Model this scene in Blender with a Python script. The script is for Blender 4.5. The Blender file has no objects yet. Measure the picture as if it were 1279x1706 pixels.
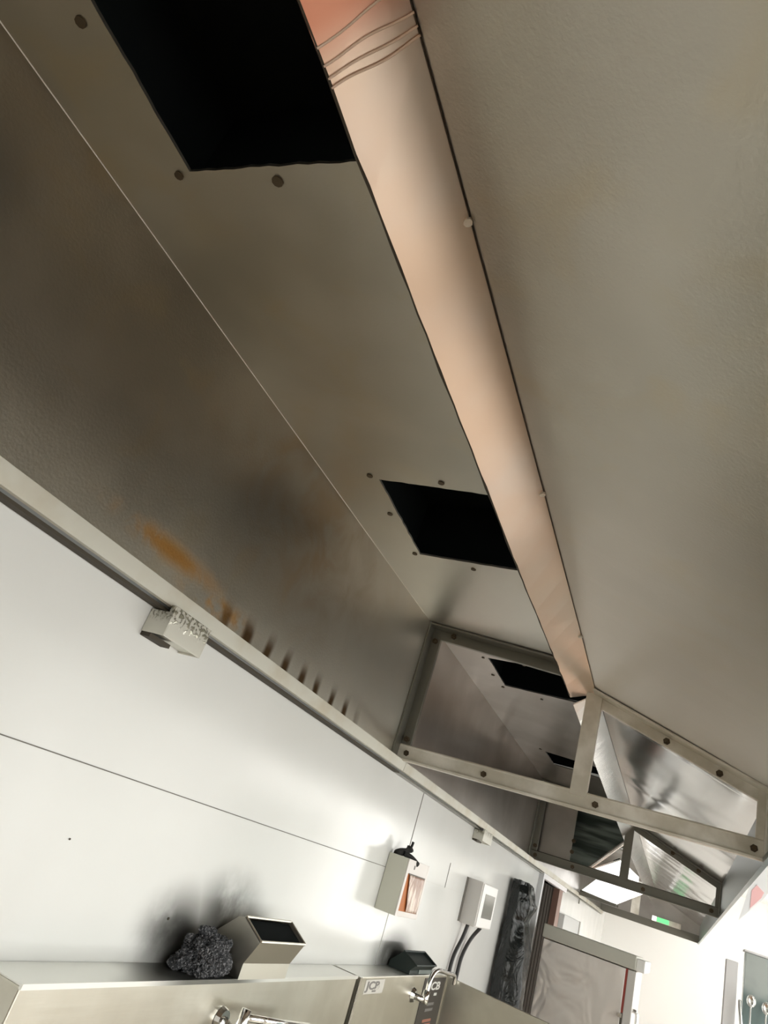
import bpy, bmesh, math, random
from mathutils import Vector, Matrix, noise as mnoise
from mathutils.geometry import delaunay_2d_cdt
random.seed(7)
scene = bpy.context.scene
C = scene.collection

# ------------------------------------------------------------------ scale: the wall is 1 unit left of the camera
S = 1.1; EYE = 1.62
def P(x, y, z): return Vector((S*(x+1.0), S*y, S*z + EYE))
FZ = -EYE/S            # floor
CZ = 1.08              # ceiling

# ------------------------------------------------------------------ camera
cam_d = bpy.data.cameras.new('camera'); cam = bpy.data.objects.new('camera', cam_d); C.objects.link(cam)
cam_d.sensor_fit = 'VERTICAL'; cam_d.sensor_height = 36.0; cam_d.lens = 1129.17/1706*36.0
cam_d.clip_start = 0.02
xr = Vector((0.89036631, 0.33905111, 0.30379628))      # image right
xd = Vector((0.08888998, 0.52500221, -0.84644625))     # image down
xf = Vector((-0.44648226, 0.78065166, 0.43730604))     # view direction
m = Matrix((xr, -xd, -xf)).transposed()
cam.matrix_world = Matrix.Translation(P(0, 0, 0)) @ m.to_4x4()
scene.camera = cam

# ------------------------------------------------------------------ world, exposure
w = bpy.data.worlds.new('world'); scene.world = w; w.use_nodes = True
w.node_tree.nodes['Background'].inputs[0].default_value = (0.9, 0.95, 1.0, 1)
w.node_tree.nodes['Background'].inputs[1].default_value = 1.0
scene.view_settings.view_transform = 'Standard'; scene.view_settings.look = 'None'
scene.view_settings.gamma = 1.0; scene.view_settings.use_curve_mapping = False
scene.view_settings.exposure = 0.0

# all light comes from the window band in the right wall (near and far panes) and the aisle ceiling lamps
GLOW_NEAR = 3.0; GLOW_FAR = 4.8; GLOW_LAMP = 6.0

# ------------------------------------------------------------------ material helpers
def mat(name, col=(.8,.8,.8), rough=.5, metal=0.0, spec=.5, emit=None, estr=0, alpha=1, aniso=0, coat=0):
    mt = bpy.data.materials.new(name); mt.use_nodes = True
    b = mt.node_tree.nodes['Principled BSDF']
    b.inputs['Base Color'].default_value = (*col, 1); b.inputs['Roughness'].default_value = rough
    b.inputs['Metallic'].default_value = metal; b.inputs['Specular IOR Level'].default_value = spec
    b.inputs['Coat Weight'].default_value = coat
    if aniso: b.inputs['Anisotropic'].default_value = aniso
    if emit: b.inputs['Emission Color'].default_value = (*emit, 1); b.inputs['Emission Strength'].default_value = estr
    mt['b'] = 1
    return mt
class N:
    """tiny node expression helper"""
    def __init__(s, mt):
        s.t = mt.node_tree; s.b = s.t.nodes['Principled BSDF']; s.n = s.t.nodes; s.l = s.t.links
        g = s.n.new('ShaderNodeNewGeometry'); s.pos = g.outputs['Position']
        sp = s.n.new('ShaderNodeSeparateXYZ'); s.l.new(s.pos, sp.inputs[0]); s.x, s.y, s.z = sp.outputs
    def plug(s, v, inp):
        if isinstance(v, (int, float)): inp.default_value = v
        elif isinstance(v, tuple): inp.default_value = (*v, 1) if len(v) == 3 and inp.type == 'RGBA' else v
        else: s.l.new(v, inp)
    def m(s, op, a, b=0.0, c=0.0, clamp=False):
        n = s.n.new('ShaderNodeMath'); n.operation = op; n.use_clamp = clamp
        s.plug(a, n.inputs[0]); s.plug(b, n.inputs[1]); s.plug(c, n.inputs[2]); return n.outputs[0]
    def noise(s, scale, detail=4, sc=(1,1,1), rough=.55, dist=0):
        mp = s.n.new('ShaderNodeMapping'); s.l.new(s.pos, mp.inputs[0]); mp.inputs['Scale'].default_value = sc
        n = s.n.new('ShaderNodeTexNoise'); n.inputs['Scale'].default_value = scale; n.inputs['Detail'].default_value = detail
        n.inputs['Roughness'].default_value = rough; n.inputs['Distortion'].default_value = dist
        s.l.new(mp.outputs[0], n.inputs['Vector']); return n.outputs['Fac']
    def ramp(s, v, a, b, lo=0.0, hi=1.0):
        n = s.n.new('ShaderNodeMapRange'); n.interpolation_type = 'SMOOTHSTEP'
        s.plug(v, n.inputs['Value']); n.inputs['From Min'].default_value = a; n.inputs['From Max'].default_value = b
        n.inputs['To Min'].default_value = lo; n.inputs['To Max'].default_value = hi; return n.outputs[0]
    def mix(s, f, a, b):
        n = s.n.new('ShaderNodeMix'); n.data_type = 'RGBA'
        s.plug(f, n.inputs[0]); s.plug(a, n.inputs[6]); s.plug(b, n.inputs[7]); return n.outputs[2]
    def blob(s, c, r0, r1, sc=(1,1,1)):
        """1 inside radius r0 of the world point c, fading to 0 at r1"""
        d = 0
        for ax, cc, k in zip((s.x, s.y, s.z), c, sc):
            e = s.m('MULTIPLY', s.m('SUBTRACT', ax, cc), k); e = s.m('MULTIPLY', e, e); d = s.m('ADD', d, e)
        return s.ramp(s.m('SQRT', d), r0, r1, 1.0, 0.0)
    def col(s, v): s.plug(v, s.b.inputs['Base Color'])
    def rough(s, v): s.plug(v, s.b.inputs['Roughness'])
    def bump(s, h, strength=.3, dist=.01):
        n = s.n.new('ShaderNodeBump'); n.inputs['Strength'].default_value = strength; n.inputs['Distance'].default_value = dist
        s.l.new(h, n.inputs['Height']); s.l.new(n.outputs[0], s.b.inputs['Normal'])
def W(x, y, z): return tuple(P(x, y, z))

# greasy brushed steel of the nearest hood section, light falloff painted in
def greasy(name, base, dark, rough, stains=False):
    mt = mat(name, base, rough, 1.0); e = N(mt)
    n1 = e.noise(1.6, 3); n2 = e.noise(6, 5, dist=.6); n3 = e.noise(160, 2)
    c = e.mix(e.ramp(n1, .35, .68), dark, base)
    c = e.mix(e.m('MULTIPLY', e.ramp(n2, .5, .75), .35), c, (base[0]*.95, base[1]*.84, base[2]*.62))
    c = e.mix(e.m('MULTIPLY', e.ramp(e.y, S*.7, S*2.5), .9 if not stains else .75), c, (.86,.84,.78) if not stains else (.74,.72,.64))  # near-to-far light falloff painted in as a lighter base colour
    if stains:
        # rust coloured drips just above the gutter, in a row
        zb = e.m('SUBTRACT', e.z, P(0,0,.345)[2])
        yy = e.m('DIVIDE', e.y, S)
        drip = e.ramp(e.m('SINE', e.m('MULTIPLY', e.m('ADD', yy, e.m('MULTIPLY', e.noise(5,2), .05)), 62.0)), -.1, .95)
        hgt = e.ramp(zb, .02, .085, 1.0, 0.0)
        zone = e.m('MULTIPLY', e.ramp(yy, 1.1, 1.3), e.ramp(yy, 1.95, 2.1, 1.0, 0.0))
        f = e.m('MULTIPLY', e.m('MULTIPLY', drip, hgt), zone)
        line = e.blob(W(-1, 0.98, .405), .01, .13, (0, .42, 2.9))
        f2 = e.m('MULTIPLY', line, e.ramp(e.noise(9, 5, dist=.8), .34, .52))
        line3 = e.blob(W(-1, 1.18, .37), .01, .12, (0, .5, 2.3))
        f2 = e.m('MAXIMUM', f2, e.m('MULTIPLY', line3, e.ramp(e.noise(13, 5), .42, .62)))
        c = e.mix(f2, c, (.34, .185, .055))
        c = e.mix(e.m('MULTIPLY', f, 1.0), c, (.07, .04, .016))
        big = e.blob(W(-1, 1.45, .72), .05, .42, (0, .55, 1.0))
        c = e.mix(e.m('MULTIPLY', e.m('MULTIPLY', big, e.ramp(n2, .3, .7)), .55), c, (.30, .20, .10))
        e.rough(e.m('ADD', rough, e.m('MULTIPLY', e.m('ADD', f, f2), .25)))
    e.col(c)
    e.bump(e.m('ADD', e.m('MULTIPLY', n3, .15), e.noise(2.2, 2)), .12, .02)
    return mt
M = {}
M['back'] = greasy('greasy_shaded_steel_back', (.38,.355,.295), (.27,.25,.205), .42, True)
M['top'] = greasy('greasy_shaded_steel_top', (.45,.42,.355), (.35,.325,.27), .40)
M['front'] = greasy('greasy_shaded_steel_front', (.52,.49,.425), (.45,.42,.36), .36)
e = N(M['front']); e.plug(e.ramp(e.y, S*.6, S*2.0, 1.0, .2), e.b.inputs['Metallic'])  # metallic fades along the panel to put in the brighter far light
M['front2'] = mat('polished_thin_steel', (.46,.455,.445), .14, 1.0); e = N(M['front2'])
e.bump(e.m('ADD', e.noise(1.5, 1, dist=.6), e.m('MULTIPLY', e.noise(3.0, 0), .25)), .30, .05)
M['panel2'] = mat('sheet_steel', (.56,.525,.49), .30, 1.0); e = N(M['panel2'])
e.col(e.mix(e.ramp(e.noise(2.5, 4), .35, .7), (.40,.375,.345), (.50,.475,.445))); e.bump(e.noise(1.6, 2), .3, .05)
M['band'] = mat('warm_greasy_steel', (.86,.72,.58), .30, .9); e = N(M['band'])
n = e.noise(2.2, 4)
c = e.mix(e.ramp(n, .35, .7), (.80,.60,.45), (.80,.67,.57))
c = e.mix(e.ramp(e.y, S*.25, S*.315, 1.0, 0.0), c, (.72,.33,.22)); c = e.mix(e.ramp(e.y, S*.9, S*2.4), c, (.98,.84,.72)); e.col(c)  # red reflection at the near end and far brightening painted into the colour
e.bump(e.noise(1.3, 2), .2, .05)
M['band2'] = mat('clean_bent_steel', (.92,.91,.89), .25, .8); e = N(M['band2']); e.bump(e.noise(2.0, 1, dist=.4), .3, .04)
M['bar'] = mat('angle_iron', (.60,.56,.46), .34, .25); e = N(M['bar'])
e.col(e.mix(e.ramp(e.noise(7, 4), .35, .7), (.62,.585,.49), (.86,.83,.75))); e.bump(e.noise(30, 3), .1, .005)
M['bardark'] = mat('dark_angle_iron', (.20,.195,.165), .34, .6)
M['gutter'] = mat('gutter_steel', (.66,.64,.55), .45, .55); e = N(M['gutter'])
e.col(e.mix(e.ramp(e.noise(5, 4), .4, .7), (.54,.53,.465), (.46,.42,.33)))
M['grime'] = mat('grime', (.05,.04,.025), .7)
M['bolt'] = mat('bolt_steel', (.10,.075,.045), .5, .6)
M['duct'] = mat('duct_black', (.006,.008,.008), .9, 0, .1)
M['wall'] = mat('white_wall_sheet', (.80,.80,.77), .16, 0, .38); e = N(M['wall'])
n = e.noise(1.4, 3); c = e.mix(e.ramp(n, .3, .7), (.72,.73,.705), (.76,.77,.75))
nz = e.noise(5, 5)
soot = e.m('MULTIPLY', e.m('MAXIMUM', e.blob(W(-1, 1.68, -.24), .03, .21, (0, .85, 1.3)), e.blob(W(-1, 1.50, -.27), .02, .17, (0, .8, 1.2))), e.ramp(nz, .15, .55))
soot2 = e.m('MULTIPLY', e.blob(W(-1, 2.98, -.30), .05, .16, (0, .5, 1.2)), e.ramp(nz, .1, .5))
c = e.mix(e.m('MULTIPLY', e.m('MAXIMUM', soot, soot2), .93), c, (.06,.06,.055)); e.col(c)
e.rough(e.m('ADD', .13, e.m('MULTIPLY', e.noise(3, 4), .14)))
e.bump(e.noise(.9, 2), .22, .03)
M['white'] = mat('white_plaster', (.86,.86,.83), .6)
M['seam'] = mat('wall_seam', (.16,.15,.13), .6)
M['seamlight'] = mat('pale_wall_seam', (.50,.50,.47), .5)
M['floor'] = mat('red_floor_tile', (.3,.17,.1), .35); e = N(M['floor'])
br = e.n.new('ShaderNodeTexBrick'); e.l.new(e.pos, br.inputs['Vector']); br.offset = 0
br.inputs['Scale'].default_value = 3.3; br.inputs['Color1'].default_value = (.36,.22,.14,1); br.inputs['Color2'].default_value = (.30,.19,.12,1)
br.inputs['Mortar'].default_value = (.12,.10,.08,1); br.inputs['Brick Width'].default_value = 1.0; br.inputs['Row Height'].default_value = 1.0
br.inputs['Mortar Size'].default_value = .02; e.l.new(br.outputs[0], e.b.inputs['Base Color'])
M['steel'] = mat('brushed_range_steel', (.56,.53,.46), .33, 1.0); e = N(M['steel'])
e.col(e.mix(e.ramp(e.noise(4, 4), .35, .7), (.56,.535,.46), (.66,.64,.565))); e.bump(e.noise(40, 3, (1, .08, 1)), .08, .004)
M['steelpale'] = mat('pale_steel_ledge', (.62,.62,.58), .35, 1.0); e = N(M['steelpale'])
st = e.m('MULTIPLY', e.blob(W(-.95, 1.56, -.33), .10, .30, (0, 1, 0)), .9)
c = e.mix(st, (.84,.84,.80), (.12,.12,.105)); e.col(c)
M['chrome'] = mat('chrome', (.86,.86,.85), .10, 1.0)
M['soot'] = mat('soot_lump', (.045,.047,.05), .85, 0, .25); e = N(M['soot'])
e.col(e.mix(e.ramp(e.noise(170, 2), .48, .66), (.04,.042,.045), (.20,.20,.21))); e.bump(e.noise(90, 3), .9, .01)
M['flue'] = mat('flue_steel', (.68,.65,.57), .36, 1.0)
M['fluesoot'] = mat('sooty_flue', (.018,.028,.025), .55, .2)
M['fluegrey'] = mat('flue_inner_lip', (.16,.2,.19), .4, .5)
M['cream'] = mat('cream_cabinet', (.62,.62,.53), .4)
M['creamside'] = mat('pale_cabinet', (.74,.70,.66), .4)
M['greybox'] = mat('light_grey_cabinet', (.66,.64,.61), .4)
M['orange'] = mat('orange_inside', (.50,.16,.04), .6)
M['film'] = mat('crumpled_film', (.80,.62,.52), .25); e = N(M['film'])
e.col(e.mix(e.ramp(e.noise(30, 3, (1,1,.25), dist=1), .4, .65), (.45,.30,.24), (.86,.72,.62))); e.bump(e.noise(60, 3, (1,1,.25)), .8, .01)
M['blackcloth'] = mat('black_cloth', (.02,.02,.018), .8)
M['cable'] = mat('black_cable', (.03,.03,.03), .5)
M['screen'] = mat('grey_window', (.24,.24,.22), .2)
M['bag'] = mat('black_plastic_sheet', (.010,.013,.013), .20, 0, .5); e = N(M['bag'])
e.bump(e.noise(9, 5, (1,1,.45), dist=1.5), 1.0, .03)
M['dark'] = mat('dark_doorway', (.03,.025,.02), .9, 0, .1)
M['brown'] = mat('brown_jamb', (.22,.13,.10), .5)
M['frgside'] = mat('fridge_side_film', (.78,.74,.70), .30, .35); e = N(M['frgside'])
e.bump(e.noise(3.2, 1, dist=2.5), .5, .03)
M['frgtrim'] = mat('fridge_top_trim', (.56,.56,.49), .45)
M['frgwhite'] = mat('fridge_white', (.90,.90,.88), .4)
M['red'] = mat('red_seal', (.45,.08,.06), .5)
M['redsoft'] = mat('red_print', (.85,.50,.50), .6)
M['greywhite'] = mat('pale_fabric', (.78,.78,.79), .7)
M['greypanel'] = mat('grey_panel', (.47,.48,.47), .5)
M['bluegrey'] = mat('bluegrey_steel', (.40,.46,.46), .25, .7); e = N(M['bluegrey'])
e.col(e.mix(e.ramp(e.noise(3.5, 3), .4, .65), (.22,.29,.29), (.52,.57,.56)))
M['fascia'] = mat('bluegrey_fascia', (.30,.35,.36), .28, 1.0)
M['sticker'] = mat('pale_sticker', (.62,.60,.55), .5)
M['stickertext'] = mat('sticker_print', (.20,.19,.18), .5)
M['blacklabel'] = mat('black_label', (.03,.024,.022), .35)
M['textwhite'] = mat('white_print', (.75,.75,.72), .5)
M['textred'] = mat('red_brown_print', (.40,.16,.11), .5)
M['glow'] = mat('window_daylight', (1,1,1), .5, emit=(1,1,.965), estr=GLOW_NEAR)
M['glowfar'] = mat('far_window_daylight', (1,1,1), .5, emit=(1,.99,.96), estr=GLOW_FAR)
M['tubeglow'] = mat('lamp_tube_glow', (1,1,1), .5, emit=(1,1,.97), estr=GLOW_LAMP)
M['lamp'] = mat('white_panel_glow', (1,1,1), .4, emit=(1,1,.98), estr=1.6)  # glow of the added far-section panels and the signal light's clear end
M['green'] = mat('green_lens', (.1,.6,.2), .3, emit=(.25,1,.4), estr=.8)
M['darksheet'] = mat('dark_green_sheet', (.06,.075,.07), .3, .9); e = N(M['darksheet'])
e.col(e.mix(e.ramp(e.noise(3, 3, (.4,1,3)), .45, .65), (.05,.065,.06), (.26,.31,.29)))
M['sealant'] = mat('sealant', (.95,.76,.62), .45)
M['thinline'] = mat('bright_fold_line', (.85,.82,.75), .6)

# ------------------------------------------------------------------ mesh helpers (coordinates in units, see P)
def link(name, bm, mats, parent=None, smooth=False, bevel=0, label=None, raw=False):
    me = bpy.data.meshes.new(name)
    off = parent_world(parent) if parent else Vector((0,0,0))
    if not raw:
        for v in bm.verts: v.co = P(*v.co)
    for v in bm.verts: v.co = v.co - off
    bmesh.ops.recalc_face_normals(bm, faces=bm.faces)
    bm.to_mesh(me); bm.free()
    for mm in (mats if isinstance(mats, (list, tuple)) else [mats]): me.materials.append(mm)
    if smooth:
        for p in me.polygons: p.use_smooth = True
    o = bpy.data.objects.new(name, me); C.objects.link(o)
    if parent: o.parent = parent
    if bevel:
        b = o.modifiers.new('bevel', 'BEVEL'); b.width = bevel; b.segments = 2; b.limit_method = 'ANGLE'
    if label: o['label'] = label
    return o
def parent_world(p):
    v = Vector((0,0,0))
    while p: v += p.location; p = p.parent
    return v
def thing(name, loc, label, cat, group=None):
    o = bpy.data.objects.new(name, None); C.objects.link(o); o.location = P(*loc); o.empty_display_size = .05
    o['label'] = label; o['category'] = cat
    if group: o['group'] = group
    return o
def tag(o, label, cat, group=None, kind=None):
    o['label'] = label; o['category'] = cat
    if group: o['group'] = group
    if kind: o['kind'] = kind
    return o
def structure(o, label=None):
    o['kind'] = 'structure'
    if label: o['label'] = label
    return o
def box(bm, x0, x1, y0, y1, z0, z1, mi=0):
    vs = [bm.verts.new((x, y, z)) for x in (x0, x1) for y in (y0, y1) for z in (z0, z1)]
    for q in ((0,1,3,2),(4,6,7,5),(0,4,5,1),(2,3,7,6),(0,2,6,4),(1,5,7,3)):
        f = bm.faces.new([vs[i] for i in q]); f.material_index = mi
def BX(*a): bm = bmesh.new(); box(bm, *a); return bm
def prism_y(bm, prof, y0, y1, mi=0):
    """profile of (x, z) points extruded along y"""
    a = [bm.verts.new((x, y0, z)) for x, z in prof]; b = [bm.verts.new((x, y1, z)) for x, z in prof]
    n = len(prof)
    for i in range(n):
        f = bm.faces.new((a[i], a[(i+1)%n], b[(i+1)%n], b[i])); f.material_index = mi
    f = bm.faces.new(a[::-1]); f.material_index = mi; f = bm.faces.new(b); f.material_index = mi
def PY(prof, y0, y1): bm = bmesh.new(); prism_y(bm, prof, y0, y1); return bm
def slab(bm, quad, t, mi=0):
    """quad of 4 points given thickness t along its normal"""
    q = [Vector(v) for v in quad]; n = (q[1]-q[0]).cross(q[2]-q[0]).normalized()*t
    a = [bm.verts.new(v) for v in q]; b = [bm.verts.new(v+n) for v in q]; k = len(q)
    bm.faces.new(a[::-1]).material_index = mi; bm.faces.new(b).material_index = mi
    for i in range(k): bm.faces.new((a[i], a[(i+1)%k], b[(i+1)%k], b[i])).material_index = mi
def SL(quad, t): bm = bmesh.new(); slab(bm, quad, t); return bm
def tube(bm, pts, r, seg=10, caps=True):
    pts = [Vector(p) for p in pts]; rings = []
    up = None
    for i, p in enumerate(pts):
        d = (pts[min(i+1, len(pts)-1)] - pts[max(i-1, 0)]).normalized()
        if up is None: up = d.orthogonal().normalized()
        up = (up - d*up.dot(d)).normalized(); s = d.cross(up)
        rr = r[i] if isinstance(r, (list, tuple)) else r
        rings.append([bm.verts.new(p + (up*math.cos(2*math.pi*k/seg) + s*math.sin(2*math.pi*k/seg))*rr) for k in range(seg)])
    for a, b in zip(rings, rings[1:]):
        for k in range(seg): bm.faces.new((a[k], a[(k+1)%seg], b[(k+1)%seg], b[k]))
    if caps: bm.faces.new(rings[0][::-1]); bm.faces.new(rings[-1])
def TB(pts, r, seg=10): bm = bmesh.new(); tube(bm, pts, r, seg); return bm
def smoothpath(pts, n=6):
    pts = [Vector(p) for p in pts]; out = []
    for i in range(len(pts)-1):
        p0 = pts[max(i-1,0)]; p1 = pts[i]; p2 = pts[i+1]; p3 = pts[min(i+2,len(pts)-1)]
        for k in range(n):
            t = k/n
            out.append(.5*((2*p1)+(p2-p0)*t+(2*p0-5*p1+4*p2-p3)*t*t+(3*p1-p0-3*p2+p3)*t**3))
    return out+[pts[-1]]
def disc(bm, c, axis, r, h, seg=6):
    a = Vector(axis).normalized(); tube(bm, [Vector(c), Vector(c)+a*h], r, seg)

# ------------------------------------------------------------------ room shell
XR = 1.9; YB = -3.0; YE = 11.6
bm = bmesh.new()
D0, D1, DT = 5.90, 7.05, .30            # doorway in the left wall
box(bm, -1.12, -1, YB, D0, FZ, CZ); box(bm, -1.12, -1, D1, YE, FZ, CZ); box(bm, -1.12, -1, D0, D1, DT, CZ)
def seam(y0, y1, z0, z1, t, mi): box(bm, -1.001, -.9985, y0-t, y1+t, z0-t, z1+t, mi)
seam(YB, 2.85, -.013, -.013, .0010, 1); seam(2.85, 2.85, -.013+.06, .30, .0022, 1)
seam(2.85, 3.75, -.013, -.013, .0008, 2); seam(3.47, 3.47, -.013, .09, .0022, 1)
seam(2.82, 2.82, -.33, -.02, .0012, 2); seam(3.75, 5.7, -.013, -.013, .001, 2)
wl = structure(link('wall_left', bm, [M['wall'], M['seam'], M['seamlight']]), 'glossy white sheet cladding with thin seams')
structure(link('floor', BX(-1.12, XR+.12, YB, YE+.1, FZ-.1, FZ), M['floor']))
structure(link('ceiling', BX(-1.12, XR+.12, YB, YE+.1, CZ, CZ+.1), M['white']))
structure(link('wall_far', BX(-2.4, XR+.12, YE, YE+.1, FZ, CZ), M['white']))
structure(link('wall_back', BX(-1.12, XR+.12, YB-.1, YB, FZ, CZ), M['white']))
bm = bmesh.new()
wins = [(-1.8, .5), (.8, 2.6), (3.0, 5.5), (5.9, 8.0), (8.3, 11.0)]  # first window is unseen, added to lighten the near wall
WZ0, WZ1 = -1.15, .95  # panes taken low so the hood strip catches more light
box(bm, XR, XR+.1, YB, YE, FZ, WZ0); box(bm, XR, XR+.1, YB, YE, WZ1, CZ)
ys = [YB]+[v for ab in wins for v in ab]+[YE]
for i in range(0, len(ys), 2): box(bm, XR, XR+.1, ys[i], ys[i+1], WZ0, WZ1)
structure(link('wall_right', bm, M['white']))
for i, (a, b) in enumerate(wins):
    wn = bpy.data.objects.new('window_%d' % (i+1), None); C.objects.link(wn); wn.location = P(XR, (a+b)/2, WZ0); structure(wn)
    fr = bmesh.new(); t = .04
    box(fr, XR-.01, XR+.06, a, b, WZ0, WZ0+t); box(fr, XR-.01, XR+.06, a, b, WZ1-t, WZ1)
    box(fr, XR-.01, XR+.06, a, a+t, WZ0+t, WZ1-t); box(fr, XR-.01, XR+.06, b-t, b, WZ0+t, WZ1-t)
    mid = (a+b)/2; box(fr, XR-.01, XR+.06, mid-t/2, mid+t/2, WZ0+t, WZ1-t); box(fr, XR, XR+.05, a+t, b-t, .42, .45)
    link('window_frame', fr, M['white'], wn)
    link('window_glass', BX(XR+.08, XR+.085, a, b, WZ0, WZ1), M['glow'] if i < 3 else M['glowfar'], wn)
# doorway: white head, corner trim, brown jamb, dark room behind
d = bpy.data.objects.new('door_1', None); C.objects.link(d); d.location = P(-1, (D0+D1)/2, FZ); structure(d)
link('corner_post', BX(-1.0, -.965, D0-.06, D0, FZ, DT+.02), M['greywhite'], d)
link('door_head', BX(-1.0, -.965, D0, D1+.12, DT-.035, DT+.02), M['greywhite'], d)
link('brown_jamb', BX(-1.12, -.985, D1-.16, D1+.05, FZ, DT-.035), M['brown'], d)
structure(link('wall_passage', BX(-2.4, -2.3, D0-.4, D1+.6, FZ, CZ), M['dark']))
bm = bmesh.new(); box(bm, -2.4, -1.12, D0-.5, D0-.4, FZ, CZ); box(bm, -2.4, -1.12, D1+.5, D1+.6, FZ, CZ); box(bm, -2.4, -1.12, D0-.5, D1+.6, DT+.1, DT+.2); box(bm, -2.4, -1.12, D0-.5, D1+.6, FZ-.1, FZ)
structure(link('wall_passage_side', bm, M['dark']))

# ------------------------------------------------------------------ the hood: three bolted sections
HB = .335; HT = .862; XB = -.996; XT = -.30; XF = .197
def topz(x): return HT - .095*(x+1)
def holed_top(y0, y1, holes, jag=True):
    """top sheet with roughly cut duct openings, as a triangulated sheet with thickness"""
    pts = [(XB, y0), (XT, y0), (XT, y1), (XB, y1)]; edges = [(0,1),(1,2),(2,3),(3,0)]
    inner = []
    for (ax, ay, bx, by, cx, cy, dx, dy) in holes:
        cor = [(ax,ay),(bx,by),(cx,cy),(dx,dy)]; loop = []
        for i in range(4):
            p, q = cor[i], cor[(i+1)%4]; n = 22
            for k in range(n):
                t = k/n; L = math.hypot(q[0]-p[0], q[1]-p[1]); nx, ny = (q[1]-p[1])/L, -(q[0]-p[0])/L
                o = (mnoise.noise(Vector((p[0]+t*9, p[1]*3+t*7, i))) * .0012 + random.uniform(-.0013,.0013)) if k else 0
                loop.append((p[0]+(q[0]-p[0])*t+nx*o, p[1]+(q[1]-p[1])*t+ny*o))
        s = len(pts); pts += loop; edges += [(s+i, s+(i+1)%len(loop)) for i in range(len(loop))]; inner.append(loop)
    vs, es, fs, *_ = delaunay_2d_cdt([Vector(p) for p in pts], edges, [], 1, 1e-6)
    bm = bmesh.new(); bv = [bm.verts.new((v.x, v.y, topz(v.x))) for v in vs]
    def inside(pt, loop):
        c = False; j = len(loop)-1
        for i in range(len(loop)):
            (x1, y1_), (x2, y2_) = loop[i], loop[j]
            if (y1_ > pt[1]) != (y2_ > pt[1]) and pt[0] < (x2-x1)*(pt[1]-y1_)/(y2_-y1_)+x1: c = not c
            j = i
        return c
    for f in fs:
        cx = sum(vs[i].x for i in f)/3; cy = sum(vs[i].y for i in f)/3
        if any(inside((cx, cy), l) for l in inner): continue
        bm.faces.new([bv[i] for i in f])
    r = bmesh.ops.extrude_face_region(bm, geom=bm.faces[:])
    for v in r['geom']:
        if isinstance(v, bmesh.types.BMVert): v.co.z += .006
    return bm
def lerp(pts, y):
    for (a, va), (b, vb) in zip(pts, pts[1:]):
        if y <= b: t = max(0,(y-a)/(b-a)); return va+(vb-va)*t
    return pts[-1][1]
LZR = [(-1.3,.780),(.28,.777),(.54,.774),(1.2,.763),(2.0,.742),(2.46,.725),(2.68,.735),(3.5,.735),(11,.735)]
LZL = [(-1.3,.672),(.27,.671),(.38,.665),(1.39,.655),(2.46,.660),(4.0,.632),(5.35,.620),(11,.62)]
def sheet(fn_a, fn_b, y0, y1, n, t, dx, dz):
    """ruled sheet between two rails along y, thickness offset (dx, dz)"""
    bm = bmesh.new(); A=[];B=[];A2=[];B2=[]
    for i in range(n+1):
        y = y0+(y1-y0)*i/n; a = fn_a(y); b = fn_b(y)
        A.append(bm.verts.new((a[0],y,a[1]))); B.append(bm.verts.new((b[0],y,b[1])))
        A2.append(bm.verts.new((a[0]+dx*t,y,a[1]+dz*t))); B2.append(bm.verts.new((b[0]+dx*t,y,b[1]+dz*t)))
    for i in range(n):
        bm.faces.new((A[i],B[i],B[i+1],A[i+1])); bm.faces.new((A2[i],A2[i+1],B2[i+1],B2[i]))
        bm.faces.new((A[i],A[i+1],A2[i+1],A2[i])); bm.faces.new((B[i],B2[i],B2[i+1],B[i+1]))
    for i in (0, n): bm.faces.new((A[i],B[i],B2[i],A2[i]) )
    return bm
LT = 1.055
def hood(y0, y1, holes, mats, label, idx):
    mb, mtp, mf, mband, mg = mats; lt = LT if idx == 0 else 1.02
    h = thing('exhaust_hood', (-.4, (y0+y1)/2, HB), label, 'exhaust hood', None)
    link('back_panel', BX(XB-.003, XB, y0, y1, HB, HT+.004), mb, h)
    link('top_panel', holed_top(y0, y1, holes), mtp, h)
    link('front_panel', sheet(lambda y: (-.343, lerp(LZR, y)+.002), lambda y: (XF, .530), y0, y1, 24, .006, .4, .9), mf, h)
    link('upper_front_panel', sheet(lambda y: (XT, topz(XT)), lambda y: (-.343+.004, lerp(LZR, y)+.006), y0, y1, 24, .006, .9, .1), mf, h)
    link('baffle_strip', sheet(lambda y: (-.342, lerp(LZR, y)), lambda y: (-.405*lt, lerp(LZL, y)*lt), y0, y1, 30, .004, -.65, .75), mband, h)
    link('front_fascia', BX(XF, XF+.006, y0, y1, HB-.005, .535), M['fascia'], h)
    link('front_gutter', PY([(XF, HB-.005), (XF+.004, HB-.005), (XF+.004, HB-.011), (XF-.010, HB-.011), (XF-.010, HB+.006), (XF-.007, HB+.006), (XF-.007, HB-.005)], y0, y1), M['fascia'], h)
    # wall side gutter: channel with a darker lip along its foot
    link('gutter', PY([(XB, .343), (-.9555, .335), (-.9585, .302), (-.965, .300), (-.9625, .330), (XB, .334)], y0, y1), mg, h)
    link('gutter_lip', BX(XB, -.972, y0, y1, .291, .297), M['grime'] if idx == 0 else M['bardark'], h)
    return h
def add_duct(h, x0, x1, y0, y1):
    bm = bmesh.new(); t = .012; z0 = topz(x0)+.012; z1 = CZ-.02
    box(bm, x0-t, x0, y0-t, y1+t, z0, z1); box(bm, x1, x1+t, y0-t, y1+t, z0, z1)
    box(bm, x0, x1, y0-t, y0, z0, z1); box(bm, x0, x1, y1, y1+t, z0, z1); box(bm, x0-t, x1+t, y0-t, y1+t, z1, z1+t)
    link('duct_box', bm, M['duct'], h)
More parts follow.
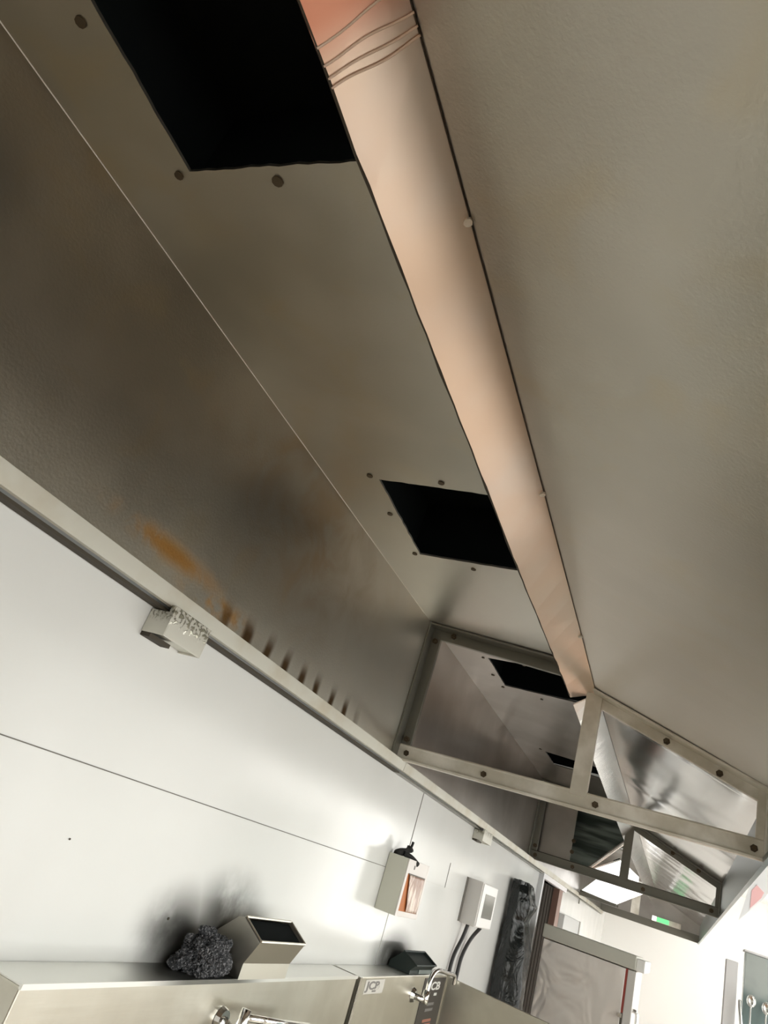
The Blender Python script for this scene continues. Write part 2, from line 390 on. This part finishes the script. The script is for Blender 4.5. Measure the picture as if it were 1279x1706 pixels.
def rivets(h, pts, r=.0065, name='rivet'):
    for (x, y) in pts:
        bm = bmesh.new(); disc(bm, (x, y, topz(x)+.001), (0,0,-1), r*random.uniform(.85,1.15), .004, 9)
        link(name, bm, M['bolt'], h)
sec1 = ('back','top','front','band','gutter')
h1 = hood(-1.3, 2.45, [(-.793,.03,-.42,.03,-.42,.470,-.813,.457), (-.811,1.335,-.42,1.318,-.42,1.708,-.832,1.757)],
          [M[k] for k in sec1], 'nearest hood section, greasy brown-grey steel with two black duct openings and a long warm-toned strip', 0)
add_duct(h1, -.86, -.38, -.02, .50); add_duct(h1, -.88, -.38, 1.28, 1.80)
rivets(h1, [(-.842,.231),(-.839,.461),(-.649,.486)], .0085)
rivets(h1, [(-.834,1.323),(-.620,1.300),(-.848,1.519),(-.850,1.758),(-.656,1.775)], .0075)
h2 = hood(2.453, 5.30, [(-.813,2.645,-.42,2.52,-.42,2.90,-.813,3.0), (-.818,4.20,-.42,4.12,-.42,4.42,-.812,4.52)],
          [M['panel2'], M['panel2'], M['front2'], M['band2'], M['gutter']], 'middle hood section of pale sheet steel between the two crossbars, with mirror-like crumpled front', 1)
add_duct(h2, -.86, -.38, 2.48, 3.05); add_duct(h2, -.86, -.38, 4.08, 4.56)
rivets(h2, [(-.838,2.66),(-.650,2.60),(-.845,2.88),(-.83,3.03),(-.649,3.035),(-.84,4.17)], .0075)
h3 = hood(5.303, 10.85, [(-.76,5.9,-.42,5.9,-.42,7.9,-.76,7.9)],
          [M['panel2'], M['panel2'], M['front2'], M['band2'], M['gutter']], 'farthest hood section beyond the second crossbar, shadowy and closed at the far end', 2)
add_duct(h3, -.80, -.38, 5.85, 7.95)
link('added_dark_sheet', SL([(-.80, 5.62, topz(-.80)), (-.80, 5.62, .36), (-.665, 5.62, .365), (-.42, 5.62, .62), (-.42, 5.62, topz(-.42))], .01), M['darksheet'], h3, label='dark greenish sheet added for the dark space in the far section')  # dark sheet added to stand for the dark space behind it
# fold line highlight: painted as a pale bead where back and top sheets meet
link('fold_highlight', TB([(XB+.0012, -1.3, HT-.0015), (XB+.0012, 2.30, HT-.0015)], .0011, 6), M['thinline'], h1)
for yb in (.55, 1.21, 1.95):                     # small screw heads on the strip's upper edge
    bm = bmesh.new(); disc(bm, (-.345, yb, lerp(LZR, yb)-.001), (.3,0,-1), .0065, .006, 8); link('screw', bm, M['bar'], h1)
# grimy bead along the free edge of the strip
bm = bmesh.new(); n = 90; tube(bm, [(-.4045*LT+random.uniform(-.001,.001), -1.3+3.72*i/n, lerp(LZL, -1.3+3.72*i/n)*LT-.0005) for i in range(n+1)], [.0012+abs(mnoise.noise(Vector((i*.37,0,0))))*.0026 for i in range(n+1)], 6)
link('edge_grime', bm, M['grime'], h1, smooth=True)
bm = bmesh.new(); tube(bm, [(-.3415, -1.3+3.72*i/n, lerp(LZR, -1.3+3.72*i/n)-.0008) for i in range(n+1)], .0008, 6)
link('corner_line', bm, M['grime'], h1, smooth=True)  # thin dark line along the strip's upper corner
# sealant ridges across the near end of the strip
for (ya, yb_, wob) in ((0.278, 0.266, 0.002), (0.294, 0.293, 0.003), (0.308, 0.308, 0.002), (0.319, 0.319, 0.003)):
    pts = []
    for i in range(15):
        t = i/14; y = ya*(1-t)+yb_*t + math.sin(t*7+ya*90)*wob*.6
        zl, zr = lerp(LZL, y), lerp(LZR, y); xl = -.405*LT; pts.append((xl+(-.342-xl)*t+.0012, y, zl*LT+(zr-zl*LT)*t-.0015))
    link('sealant_ridge', TB(smoothpath(pts, 3), .0014, 6), M['sealant'], h1, smooth=True)
# end wall of the far section
link('end_panel', BX(XB, XF, 10.85, 10.88, HB, topz(XT)), M['panel2'], h3)
link('partition_plate', BX(XB, -.735, 5.34, 5.352, HB, topz(-.74)), M['panel2'], h3, label='flat grey steel plate closing the left of the far section')

# flange frames that bolt the sections together
def frame(h, y, w, xs_post, mt, mtd, full=True):
    y_ = y; shift = [0.0]
    def beam(name, a, b, inward, mt_, hgt=.05):
        """L beam from a to b (x,z) at y: a web standing inward and a flange lying on the sheet"""
        a = Vector((a[0], 0, a[1])); b = Vector((b[0], 0, b[1])); n = Vector((inward[0], 0, inward[1])).normalized()
        bm = bmesh.new(); shift[0] += .0014; y = y_ - shift[0]
        for (h0, h1_, ya, yb) in ((.0, .008, y-2*w, y), (.0, hgt, y-.018, y)):
            q = [a+n*h0, b+n*h0, b+n*h1_, a+n*h1_]
            v0 = [bm.verts.new((p.x, ya, p.z)) for p in q]; v1 = [bm.verts.new((p.x, yb, p.z)) for p in q]
            bm.faces.new(v0); bm.faces.new(v1[::-1])
            for i in range(4): bm.faces.new((v0[i], v0[(i+1)%4], v1[(i+1)%4], v1[i]))
        return link(name, bm, mt_, h, bevel=.002)
    beam('upright_flange', (XB, HB), (XB, HT), (1, 0), mtd, .045)
    beam('top_flange', (XB, HT-.002), (XT, topz(XT)-.002), (-.095, -1), mtd, .045)
    beam('front_flange', (-.343, lerp(LZR, y)), (XF, .530), (-.35, -1), mt, .040)
    beam('fascia_flange', (XF, .530), (XF, HB), (-1, 0), mt, .03)
    bm = bmesh.new(); prism_y(bm, [(XB, .332), (XF, .332), (XF, .341), (XB, .341)], y-.040, y-.020)
    box(bm, XB, XF, y-.026, y, .335, .388); tube(bm, [(XB, y-.020, .386), (XF, y-.020, .386)], .007, 8)
    link('crossbar', bm, mt, h, bevel=.002)
    if full:
        bm = bmesh.new(); box(bm, xs_post-.027, xs_post+.027, y-.030, y-.022, .375, lerp(LZR, y)-.005); box(bm, xs_post+.022, xs_post+.027, y-.022, y, .375, lerp(LZR, y)-.005)
        link('hanger_post', bm, mt, h, bevel=.002)
def bolt(h, c, axis=(0,-1,0), r=.011, L=.018):
    b = bmesh.new(); disc(b, c, axis, r, L*.5, 6); disc(b, Vector(c)+Vector(axis)*L*.5, axis, r*.5, L*.5, 8)
    link('bolt', b, M['bolt'], h)
frame(h1, 2.45, .035, -.343, M['bar'], M['bardark'])
frame(h2, 5.30, .035, -.375, M['bardark'], M['bardark'])
for (x, z) in ((-.955, .362), (-.66, .362), (-.285, .362), (.165, .362), (-.97, .41), (-.97, .80), (-.90, .832), (-.10, .612), (.06, .55)):
    bolt(h1, (x, 2.430, z))
for (x, z) in ((-.955, .362), (-.70, .36), (-.25, .36), (.15, .362), (-.968, .42), (-.1, .625), (.06, .565), (-.72, .52), (-.72, .45)):
    bolt(h2, (x, 5.28, z), r=.014)

# far section details: short tie, slanted bright strut, post
link('tie_bar', BX(XB, -.60, 8.0, 8.03, .318, .345), M['bardark'], h3)
link('slanted_strut', TB([(-.665, 5.58, .368), (-.415, 5.58, .645)], .013, 8), M['band2'], h3)
link('end_post', BX(-.50, -.42, 8.6, 8.64, .34, .56), M['bar'], h3)
link('end_rail', BX(XB, XF, 10.80, 10.85, .335, .42), M['bardark'], h3)
link('hanging_stud', TB([(-.985, 8.35, .25), (-.985, 8.35, .315)], .008, 6), M['bardark'], h3)
# added glowing panels standing in for bright patches inside the far section
t = thing('added_glow_panel', (-.7, 8.4, .34), 'added glowing white square panel inside the farthest hood section', 'lamp')
link('glow_sheet', SL([(-.985, 8.30, .365), (-.85, 8.30, .520), (-.382, 8.30, .530), (-.629, 8.30, .351)], .03), M['lamp'], t)
link('glow_rim', TB([(-.985, 8.29, .37), (-.60, 8.29, .34)], .012, 6), M['bardark'], t)
t = thing('added_glow_panel', (-.7, 7.5, .5), 'small added glowing white triangle between strut and post in the far hood', 'lamp')
link('glow_sheet', SL([(-.835, 7.5, .524), (-.40, 7.5, .519), (-.40, 7.5, .60), (-.565, 7.5, .695)], .03), M['lamp'], t)
link('glow_rim', TB([(-.84, 7.48, .53), (-.58, 7.48, .70)], .012, 6), M['chrome'], t)
# green signal light on the far end
t = thing('signal_light', (-.2, 10.7, .44), 'small green lit fitting at the far right end of the hood', 'light')
a = Vector((-.34, 10.68, .465))
link('housing', BX(-.36, -.02, 10.72, 10.78, .415, .475), M['bar'], t)
link('lens', BX(-.30, -.16, 10.70, 10.72, .42, .47), M['green'], t)
link('clear_end', BX(-.36, -.31, 10.70, 10.72, .42, .47), M['lamp'], t)

# ------------------------------------------------------------------ grease cups under the wall gutter
def cup(x1, y0, y1, z0, z1, label):
    c = thing('grease_cup', (-.97, (y0+y1)/2, z0), label, 'grease cup', 'steel grease cups under the wall gutter')
    bm = bmesh.new(); sd = [(-.999, z0), (x1, z0), (x1, z1), (-.953, z1), (-.953, .289), (-.999, .289)]
    prism_y(bm, sd, y0, y0+.003); box(bm, x1-.003, x1, y0+.003, y1, z0, z1); prism_y(bm, sd, y1, y1+.003)
    box(bm, -.999, x1-.003, y0+.003, y1, z0+.004, z0+.008)
    link('cup_body', bm, M['cupm'], c, bevel=.001)
    link('cup_foot', BX(-.999, -.975, y0+.002, y1*.55+y0*.45, z0-.008, z0), M['grime'], c)
    return c
M['cupm'] = mat('drippy_cup_steel', (.66,.65,.58), .38, .8); e = N(M['cupm'])
dr = e.m('MULTIPLY', e.ramp(e.noise(110, 4), .5, .6), e.ramp(e.z, P(0,0,.262)[2], P(0,0,.285)[2]))
e.col(e.mix(dr, (.68,.67,.60), (.30,.29,.22))); e.bump(dr, .8, .004)
cup(-.941, 1.0, 1.124, .241, .303, 'nearer steel box cup hanging on the white wall under the hood gutter')
cup(-.945, 3.74, 3.93, .244, .300, 'small far steel box cup on the wall under the gutter')

def lump_box(y, z, q):
    bm = bmesh.new(); bmesh.ops.create_icosphere(bm, subdivisions=1, radius=q)
    for v in bm.verts: v.co = Vector((-.9985+v.co.x*.4, y+v.co.y, z+v.co.z*.8))
    return bm
# ------------------------------------------------------------------ left run: range with backguard, then sink unit
RG = thing('cooking_range', (-.6, 1.7, FZ), 'left stainless steel cooking range with tall backguard against the white wall', 'range')
ZT = -.331
bm = bmesh.new(); box(bm, -.998, -.90, 1.01, 2.412, -.80, ZT-.002)
link('backguard', bm, M['steel'], RG, bevel=.003)
bm = bmesh.new(); box(bm, -.998, -.901, 1.012, 2.41, ZT-.002, ZT); box(bm, -.903, -.897, 1.01, 2.412, ZT-.006, ZT+.0025)
link('ledge', bm, M['steelpale'], RG)
link('range_body', BX(-.998, -.15, 1.01, 2.412, FZ+.1, -.80), M['steel'], RG, bevel=.004)
for x in (-.95, -.2):
    for y in (1.06, 2.36): link('leg', TB([(x, y, FZ), (x, y, FZ+.1)], .025, 8), M['chrome'], RG)
SK = thing('sink_unit', (-.6, 2.95, FZ), 'stainless sink unit with side splash and black label, right of the range', 'sink')
link('backguard', BX(-.998, -.90, 2.436, 3.49, -.80, -.334), M['steel'], SK, bevel=.003)
link('ledge', BX(-.998, -.899, 2.438, 3.488, -.334, -.332), M['steelpale'], SK)
link('side_splash', SL([(-.90, 3.50, -.80), (-.20, 3.50, -.80), (-.20, 3.50, -.362), (-.90, 3.50, -.338)], .012), M['steel'], SK, bevel=.002)
link('joint_edge', BX(-.900, -.894, 2.432, 2.447, -.80, -.332), M['chrome'], SK)
link('sink_body', BX(-.998, -.20, 2.436, 3.50, FZ+.1, -.80), M['steel'], SK, bevel=.004)
for x in (-.95, -.25):
    for y in (2.48, 3.45): link('leg', TB([(x, y, FZ), (x, y, FZ+.1)], .025, 8), M['chrome'], SK)
# small dark specks of dirt on the white wall
for (y, z, q) in ((1.459, -.247, .004), (1.073, -.137, .0025)):
    link('dirt_speck', lump_box(y, z, q), M['grime'], wl)
def text(body, size, org, mt, parent, name='print', shear=0, stretch=1.0):
    cu = bpy.data.curves.new('t', 'FONT'); cu.body = body; cu.size = size*S; cu.extrude = .0006; cu.shear = shear; cu.offset = .0012
    o = bpy.data.objects.new('t', cu); C.objects.link(o)
    bpy.context.view_layer.update()
    me = bpy.data.meshes.new_from_object(o.evaluated_get(bpy.context.evaluated_depsgraph_get()))
    bpy.data.objects.remove(o)
    me.materials.clear(); me.materials.append(mt)
    # text plane: reading direction along +y, up along z, facing +x
    R = Matrix(((0,0,1),(1,0,0),(0,1,0))).to_4x4()
    me.transform(Matrix.Diagonal((stretch, 1, 1, 1))); me.transform(R); T = P(*org) - parent_world(parent); me.transform(Matrix.Translation(T))
    q = bpy.data.objects.new(name, me); C.objects.link(q); q.parent = parent; return q
stk = link('brand_sticker', BX(-.900, -.8985, 2.50, 2.68, -.382, -.341), M['sticker'], SK, label='pale rectangular sticker at the upper left corner')
text('JCB', .032, (-.8983, 2.515, -.369), M['stickertext'], stk, 'sticker_lettering', 0, 2.5)
link('sticker_mark', BX(-.8984, -.8978, 2.575, 2.61, -.377, -.372), M['stickertext'], stk)
bl = link('black_label', BX(-.900, -.8982, 3.16, 3.47, -.62, -.343), M['blacklabel'], SK, label='tall black label with white letters')
text('JCB', .040, (-.898, 3.235, -.386), M['textwhite'], bl, 'label_lettering', .1, 2.6)
link('label_mark', BX(-.8982, -.8974, 3.33, 3.37, -.408, -.398), M['textwhite'], bl)
for i, (yy, ww, zz, mm) in enumerate(((3.26,.10,-.432,'stickertext'),(3.25,.11,-.452,'stickertext'),(3.25,.12,-.490,'textred'),(3.25,.12,-.505,'textred'))):
    link('label_line', BX(-.8982, -.8974, yy, yy+ww, zz-.010, zz), M[mm], bl)

# faucets on the backguards
F1 = thing('faucet', (-.9, 1.66, -.41), 'left chrome tap on the range backguard, lever pointing right', 'faucet')
bm = bmesh.new(); tube(bm, [(-.899, 1.648, -.408), (-.888, 1.648, -.408)], [.026, .022], 16)
link('wall_flange', bm, M['chrome'], F1, smooth=False)
link('inlet', TB([(-.89, 1.65, -.408), (-.85, 1.65, -.425)], .011, 10), M['chrome'], F1, smooth=True)
link('body', TB([(-.853, 1.64, -.445), (-.853, 1.665, -.400), (-.853, 1.668, -.372)], [.013, .013, .011], 12), M['chrome'], F1, smooth=True)
link('collar', TB([(-.853, 1.652, -.423), (-.853, 1.656, -.414)], .016, 12), M['bardark'], F1)
link('spout', TB([(-.853, 1.668, -.388), (-.84, 1.80, -.400), (-.83, 1.98, -.415)], .008, 10), M['chrome'], F1, smooth=True)
F2 = thing('faucet', (-.9, 3.04, -.40), 'right chrome gooseneck tap in front of the black label', 'faucet')
link('wall_flange', TB([(-.899, 3.04, -.398), (-.886, 3.04, -.398)], [.026, .020], 16), M['chrome'], F2)
link('inlet', TB([(-.89, 3.04, -.398), (-.86, 3.08, -.404)], .011, 10), M['chrome'], F2, smooth=True)
link('body', TB([(-.86, 3.075, -.414), (-.86, 3.085, -.372)], [.015, .012], 12), M['chrome'], F2, smooth=True)
link('spout', TB(smoothpath([(-.86, 3.085, -.374), (-.86, 3.09, -.340), (-.86, 3.12, -.312), (-.86, 3.19, -.303), (-.86, 3.34, -.315), (-.86, 3.42, -.319), (-.86, 3.455, -.328), (-.86, 3.465, -.358)], 5), .0085, 10), M['chrome'], F2, smooth=True)

# flues standing on the ledges
def flue(y0, y1, pr, mt, mto, label, extra=None):
    f = thing('flue', (-.95, (y0+y1)/2, ZT), label, 'flue')
    bt, ft, fb, fz = pr     # back-top, front-top, front bend (x,z), base z
    bk = (-.992, bt[1]-.045)
    prof = [bk, (-.949, bt[1]-.004), bt, ft, fb, (fb[0], fz), (-.992, fz)]
    bm = bmesh.new()
    a = [bm.verts.new((x, y0, z)) for x, z in prof]; b = [bm.verts.new((x, y1, z)) for x, z in prof]; n = len(prof)
    for i in range(n):
        if i == 2: continue          # the open mouth
        bm.faces.new((a[i], a[(i+1)%n], b[(i+1)%n], b[i]))
    bm.faces.new(a[::-1]); bm.faces.new(b)
    r = link('flue_body', bm, mt, f)
    sm = r.modifiers.new('thick', 'SOLIDIFY'); sm.thickness = .003; sm.offset = -1
    # rim around the mouth and the black inside
    B, F_ = Vector((bt[0], 0, bt[1])), Vector((ft[0], 0, ft[1])); n_ = Vector((.5, 0, .86)).normalized()*.003
    bm = bmesh.new(); cor = [Vector((B.x, y0, B.z)), Vector((B.x, y1, B.z)), Vector((F_.x, y1, F_.z)), Vector((F_.x, y0, F_.z))]
    for i in range(4): tube(bm, [cor[i]+n_*.3, cor[(i+1)%4]+n_*.3], .0032, 6)
    link('mouth_rim', bm, mt, f)
    dn = Vector((-.5, 0, -.86)).normalized()*.006
    bm = bmesh.new(); q = [c+dn for c in cor]; mid = sum(q, Vector())/4; q = [mid+(c-mid)*.95 for c in q]
    slab(bm, q, .002); link('mouth_inside', bm, mto, f)
    return f
flue(1.661, 1.90, ((-.93,-.211), (-.871,-.245), (-.8965,-.297), ZT+.001), M['flue'], M['duct'], 'bent stainless flue with black open mouth standing on the range ledge beside a soot heap')
fl2 = flue(2.95, 3.22, ((-.945,-.266), (-.885,-.296), (-.905,-.318), -.331), M['fluesoot'], M['fluesoot'], 'soot-blackened flue on the sink ledge behind the gooseneck tap')
link('grey_front', BX(-.9055, -.9025, 3.06, 3.24, -.33, -.300), M['fluegrey'], fl2)
# soot heap: one clotted lump
def lump(name, c, r, seed, sq=(1,1,1), sub=4, amp=.28):
    bm = bmesh.new(); bmesh.ops.create_icosphere(bm, subdivisions=sub, radius=1)
    for v in bm.verts:
        d = v.co.normalized(); k = 1+.03*mnoise.noise(d*75)+amp*mnoise.noise(d*1.7+Vector((seed,)*3))+amp*.45*mnoise.noise(d*5+Vector((seed,)*3))+.10*mnoise.noise(d*16)+.06*mnoise.noise(d*40)
        v.co = Vector((c[0]+d.x*r*sq[0]*k, c[1]+d.y*r*sq[1]*k, max(c[2]+d.z*r*sq[2]*k, ZT+.0005)))
    return bm
so = link('soot_heap', lump('s', (-.940, 1.568, -.297), .05, 3, (.85, 1.7, 1.0), 6), M['soot'], None)
tag(so, 'rough dark grey soot heap piled on the range ledge left of the flue', 'soot')
sp = bmesh.new()
for (x, y, z, r) in ((-.965,1.50,-.32,.016), (-.955,1.50,-.268,.009), (-.950,1.535,-.250,.010), (-.95,1.50,-.295,.011)):
    b2 = lump('q', (x, y, z), r, y, (1,1.6,1), 3, .3); me = bpy.data.meshes.new('x'); b2.to_mesh(me); sp.from_mesh(me); b2.free()
link('soot_clots', sp, M['soot'], so)

# ------------------------------------------------------------------ things on the wall
B1 = thing('wall_box', (-.96, 2.77, -.15), 'cream wall box with a torn orange front opening and crumpled film', 'box')
X1 = -.919
link('box_body', BX(-.999, X1, 2.65, 2.90, -.150, .040), M['cream'], B1, bevel=.003)
bm = bmesh.new(); box(bm, X1, X1+.004, 2.65, 2.672, -.150, .040); box(bm, X1, X1+.004, 2.885, 2.905, -.150, .040); box(bm, X1, X1+.004, 2.672, 2.885, -.008, .040); box(bm, X1, X1+.004, 2.672, 2.885, -.150, -.132)
link('front_frame', bm, M['creamside'], B1, bevel=.001)
link('orange_lining', BX(X1, X1+.0015, 2.672, 2.885, -.132, -.008), M['orange'], B1)
bm = bmesh.new(); nx, nz = 14, 14; g = []
for i in range(nx+1):
    row = []
    for k in range(nz+1):
        u, v = i/nx, k/nz; yl = 2.735 if v < .0 else 2.690+.055*(1-v); y = yl+(2.882-yl)*u; z = -.130+.120*v
        row.append(bm.verts.new((X1+.007+.004*mnoise.noise(Vector((u*9, v*2.5, 3)))+.002*math.sin(u*30), y, z)))
    g.append(row)
for i in range(nx):
    for k in range(nz): bm.faces.new((g[i][k], g[i+1][k], g[i+1][k+1], g[i][k+1]))
o = link('crumpled_film', bm, M['film'], B1, smooth=True); o.modifiers.new('s', 'SOLIDIFY').thickness = .001
link('top_slit', BX(X1+.004, X1+.006, 2.68, 2.88, -.010, -.006), M['seam'], B1)
link('keyhole_mark', BX(X1+.004, X1+.005, 2.722, 2.732, .010, .024), M['seam'], B1)
bm = bmesh.new()
tube(bm, smoothpath([(-.985, 2.68, .040), (-.965, 2.72, .062), (-.955, 2.74, .075), (-.952, 2.745, .100)], 4), [.012+.004*math.sin(i) if i < 9 else .005 for i in range(13)], 8)
tube(bm, smoothpath([(-.96, 2.70, .052), (-.935, 2.72, .045), (-.915, 2.75, .030)], 4), .010, 8)
k = link('black_rag', bm, M['blackcloth'], None); tag(k, 'knotted black cloth lying on top of the cream wall box', 'rag')
B2 = thing('wall_box', (-.96, 4.0, -.138), 'light grey wall box with dark rectangular window and two cables below', 'box')
X2 = -.919
link('box_body', BX(-.999, X2, 3.85, 4.19, -.137, .067), M['greybox'], B2, bevel=.003)
link('door', BX(X2, X2+.005, 3.86, 4.185, -.132, .062), M['frgwhite'], B2, bevel=.001)
link('dark_window', BX(X2+.005, X2+.0065, 3.925, 4.15, -.090, .021), M['screen'], B2)
link('wall_shadow_strip', BX(-.9998, -.997, 3.82, 3.85, -.135, .067), M['seam'], B2)  # dark strip stands in for the box's shadow on the wall
for (ya, yb, nm) in ((3.905, 3.86, 'a'), (4.08, 4.02, 'b')):
    link('cable', TB(smoothpath([(-.965 if nm == 'a' else -.94, ya, -.137), (-.975, ya-.005, -.20), (-.985, yb-.01, -.28), (-.985, yb-.03, -.37), (-.985, yb-.04, -.60)], 5), .0095, 8), M['cable'], B2, smooth=True)

# black plastic draped over a tall rack by the wall
bm = bmesh.new()
prof = [(.165,-.895,.0),(.150,-.880,.01),(.10,-.868,.015),(.05,-.845,.02),(.0,-.858,.01),(-.05,-.87,.0),(-.2,-.835,.0),(-.4,-.815,-.01),(-.7,-.80,-.02),(FZ+.01,-.79,-.03)]
rings = []
for (z, x1, dy) in prof:
    ring = []
    loop = [(-.978, 4.86), (-.93, 4.84), (x1, 4.88), (x1+.005, 5.0), (x1-.01, 5.1), (-.93, 5.14), (-.978, 5.14)]
    for (x, y) in loop:
        ring.append((x + (random.uniform(-.008,.008) if x > -.97 else 0), y-(dy+abs(.165-z)*.10 if y < 5 else 0)+random.uniform(-.01,.01), z+random.uniform(-.006,.006)))
    rings.append([bm.verts.new(p) for p in ring])
for a, b in zip(rings, rings[1:]):
    for i in range(len(a)): bm.faces.new((a[i], a[(i+1)%len(a)], b[(i+1)%len(b)], b[i]))
bm.faces.new(rings[0]); bm.faces.new(rings[-1][::-1])
o = link('plastic_cover', bm, M['bag'], None, smooth=True)
s_ = o.modifiers.new('sub', 'SUBSURF'); s_.levels = 3; s_.render_levels = 3; s_.subdivision_type = 'SIMPLE'
tx = bpy.data.textures.new('folds', 'CLOUDS'); tx.noise_scale = .13
dm = o.modifiers.new('folds', 'DISPLACE'); dm.texture = tx; dm.strength = .035; dm.texture_coords = 'GLOBAL'
tag(o, 'shiny black plastic sheet draped over a tall narrow stand by the dark doorway', 'plastic sheet')
# dark strip curtain in the doorway
bm = bmesh.new()
for i in range(14):
    y = D0+.02+i*.072; box(bm, -1.045+.004*(i%2), -1.04+.004*(i%2), y, y+.08, FZ+.02, DT-.04)
tag(link('door_curtain', bm, M['dark'], None), 'dark brown curtain of strips filling the doorway', 'curtain')

# grey wall cabinet beyond the doorway
t = thing('electrical_cabinet', (-.98, 7.8, -.2), 'flat grey cabinet on the left wall above the fridge top', 'cabinet')
link('cabinet_body', BX(-.999, -.95, 7.2, 8.45, -.30, .095), M['greypanel'], t, bevel=.004)
link('cabinet_edge', BX(-.952, -.945, 8.36, 8.45, -.30, .095), M['screen'], t)

# ------------------------------------------------------------------ fridge
FR = thing('refrigerator', (-.5, 5.5, FZ), 'stainless upright refrigerator with pale top trim and red door seal', 'refrigerator')
link('side_body', BX(-.790, -.285, 5.2, 6.1, FZ+.08, -.10), M['frgside'], FR, bevel=.004)
link('top_trim', BX(-.800, -.232, 5.185, 6.12, -.095, -.017), M['frgtrim'], FR, bevel=.006)
link('lit_trim_end', BX(-.232, -.180, 5.20, 6.12, -.095, -.028), M['frgwhite'], FR, bevel=.006)  # white block stands for the lit front face of the trim
link('red_seal', BX(-.285, -.272, 5.21, 6.08, -.33, -.10), M['red'], FR, label='red door seal')
link('dark_seal', BX(-.285, -.272, 5.21, 6.08, FZ+.1, -.33), M['seam'], FR)
dr = link('door', BX(-.272, -.225, 5.2, 6.08, FZ+.1, -.10), M['greybox'], FR, bevel=.004)
link('door_handle', TB(smoothpath([(-.225, 5.25, -.30), (-.20, 5.25, -.31), (-.195, 5.25, -.36), (-.195, 5.25, -.60), (-.225, 5.25, -.62)], 4), .012, 8), M['chrome'], dr, smooth=True)
for z in (-.345, -.42):
    link('hinge', BX(-.300, -.275, 5.19, 5.2, z-.010, z+.010), M['chrome'], FR)
for x in (-.75, -.3):
    for y in (5.26, 6.02): link('leg', TB([(x, y, FZ), (x, y, FZ+.08)], .02, 8), M['bardark'], FR)

# ------------------------------------------------------------------ right side: steel cabinet, post, ladles, banner
t = thing('steel_cabinet', (.6, 4.7, FZ), 'blue-grey steel cabinet at the lower right behind hanging ladles', 'cabinet')
link('cabinet_body', BX(.300, 1.0, 4.52, 4.62, FZ, .175), M['bluegrey'], t, bevel=.004)
link('cabinet_top', BX(.293, 1.01, 4.50, 4.63, .175, .184), M['greywhite'], t, bevel=.002)
link('side_stile', BX(.215, .270, 4.50, 4.60, FZ, .115), M['greywhite'], t, bevel=.003, label='pale upright post on its left')
rk = thing('utensil_rack', (.4, 4.45, -.3), 'bright bent wire rack at the lower right corner in front of the steel cabinet', 'rack')
link('wire_loop', TB(smoothpath([(.283, 4.47, -.045), (.286, 4.44, -.09), (.300, 4.42, -.17), (.34, 4.41, -.24), (.46, 4.41, -.25), (.60, 4.41, -.25)], 6), .008, 8), M['chrome'], rk, smooth=True)
link('rack_shelf', BX(.30, .75, 4.38, 4.51, -.30, -.285), M['chrome'], rk)
for i, (x, z, lab) in enumerate(((.330, .0, 'ladle with pale bowl up, left one of the pair in the wire rack'), (.395, -.008, 'ladle with pale bowl up, right one of the pair in the wire rack'))):
    L = thing('ladle', (x, 4.44, -.285), lab, 'ladle', 'ladles standing in the wire rack')
    link('handle', TB([(x-.004, 4.44, -.285), (x, 4.44, -.05+z)], .0045, 6), M['chrome'], L, smooth=True)
    bm = bmesh.new(); bmesh.ops.create_uvsphere(bm, u_segments=16, v_segments=10, radius=.021)
    bmesh.ops.delete(bm, geom=[v for v in bm.verts if v.co.y < -.009], context='VERTS')
    for v in bm.verts: v.co = Vector((v.co.x+x, v.co.y*.8+4.44, v.co.z*1.25-.03+z))
    o = link('bowl', bm, M['chrome'], L, smooth=True); o.modifiers.new('s', 'SOLIDIFY').thickness = .002
t = thing('hanging_banner', (.45, 6, .407), 'pale pointed fabric banner with a red patch hanging beside the hood edge', 'banner')
link('cloth', SL([(.342, 6, .407), (.494, 6, .600), (.60, 6, .80), (.44, 6, .80), (.385, 6, .60)], .01), M['greywhite'], t)
link('red_patch', SL([(.405, 5.99, .50), (.47, 5.99, .585), (.485, 5.99, .625), (.44, 5.99, .66), (.41, 5.99, .62)], .004), M['redsoft'], t, label='red patch')
link('cord', TB([(.52, 6.005, .80), (.52, 6.005, CZ)], .004, 6), M['cable'], t)

# long ceiling light over the aisle, right of the hood
for (y, lab) in ((1.6, 'near aisle ceiling lamp out of the hood, white tube housing'), (6.0, 'middle aisle ceiling lamp, white tube housing'), (9.5, 'far aisle ceiling lamp, white tube housing')):
    t = thing('ceiling_lamp', (1.1, y, CZ-.08), lab, 'lamp')
    link('housing', BX(1.0, 1.2, y-.6, y+.6, CZ-.04, CZ), M['white'], t)
    link('tube', BX(1.03, 1.17, y-.58, y+.58, CZ-.06, CZ-.04), M['tubeglow'], t)
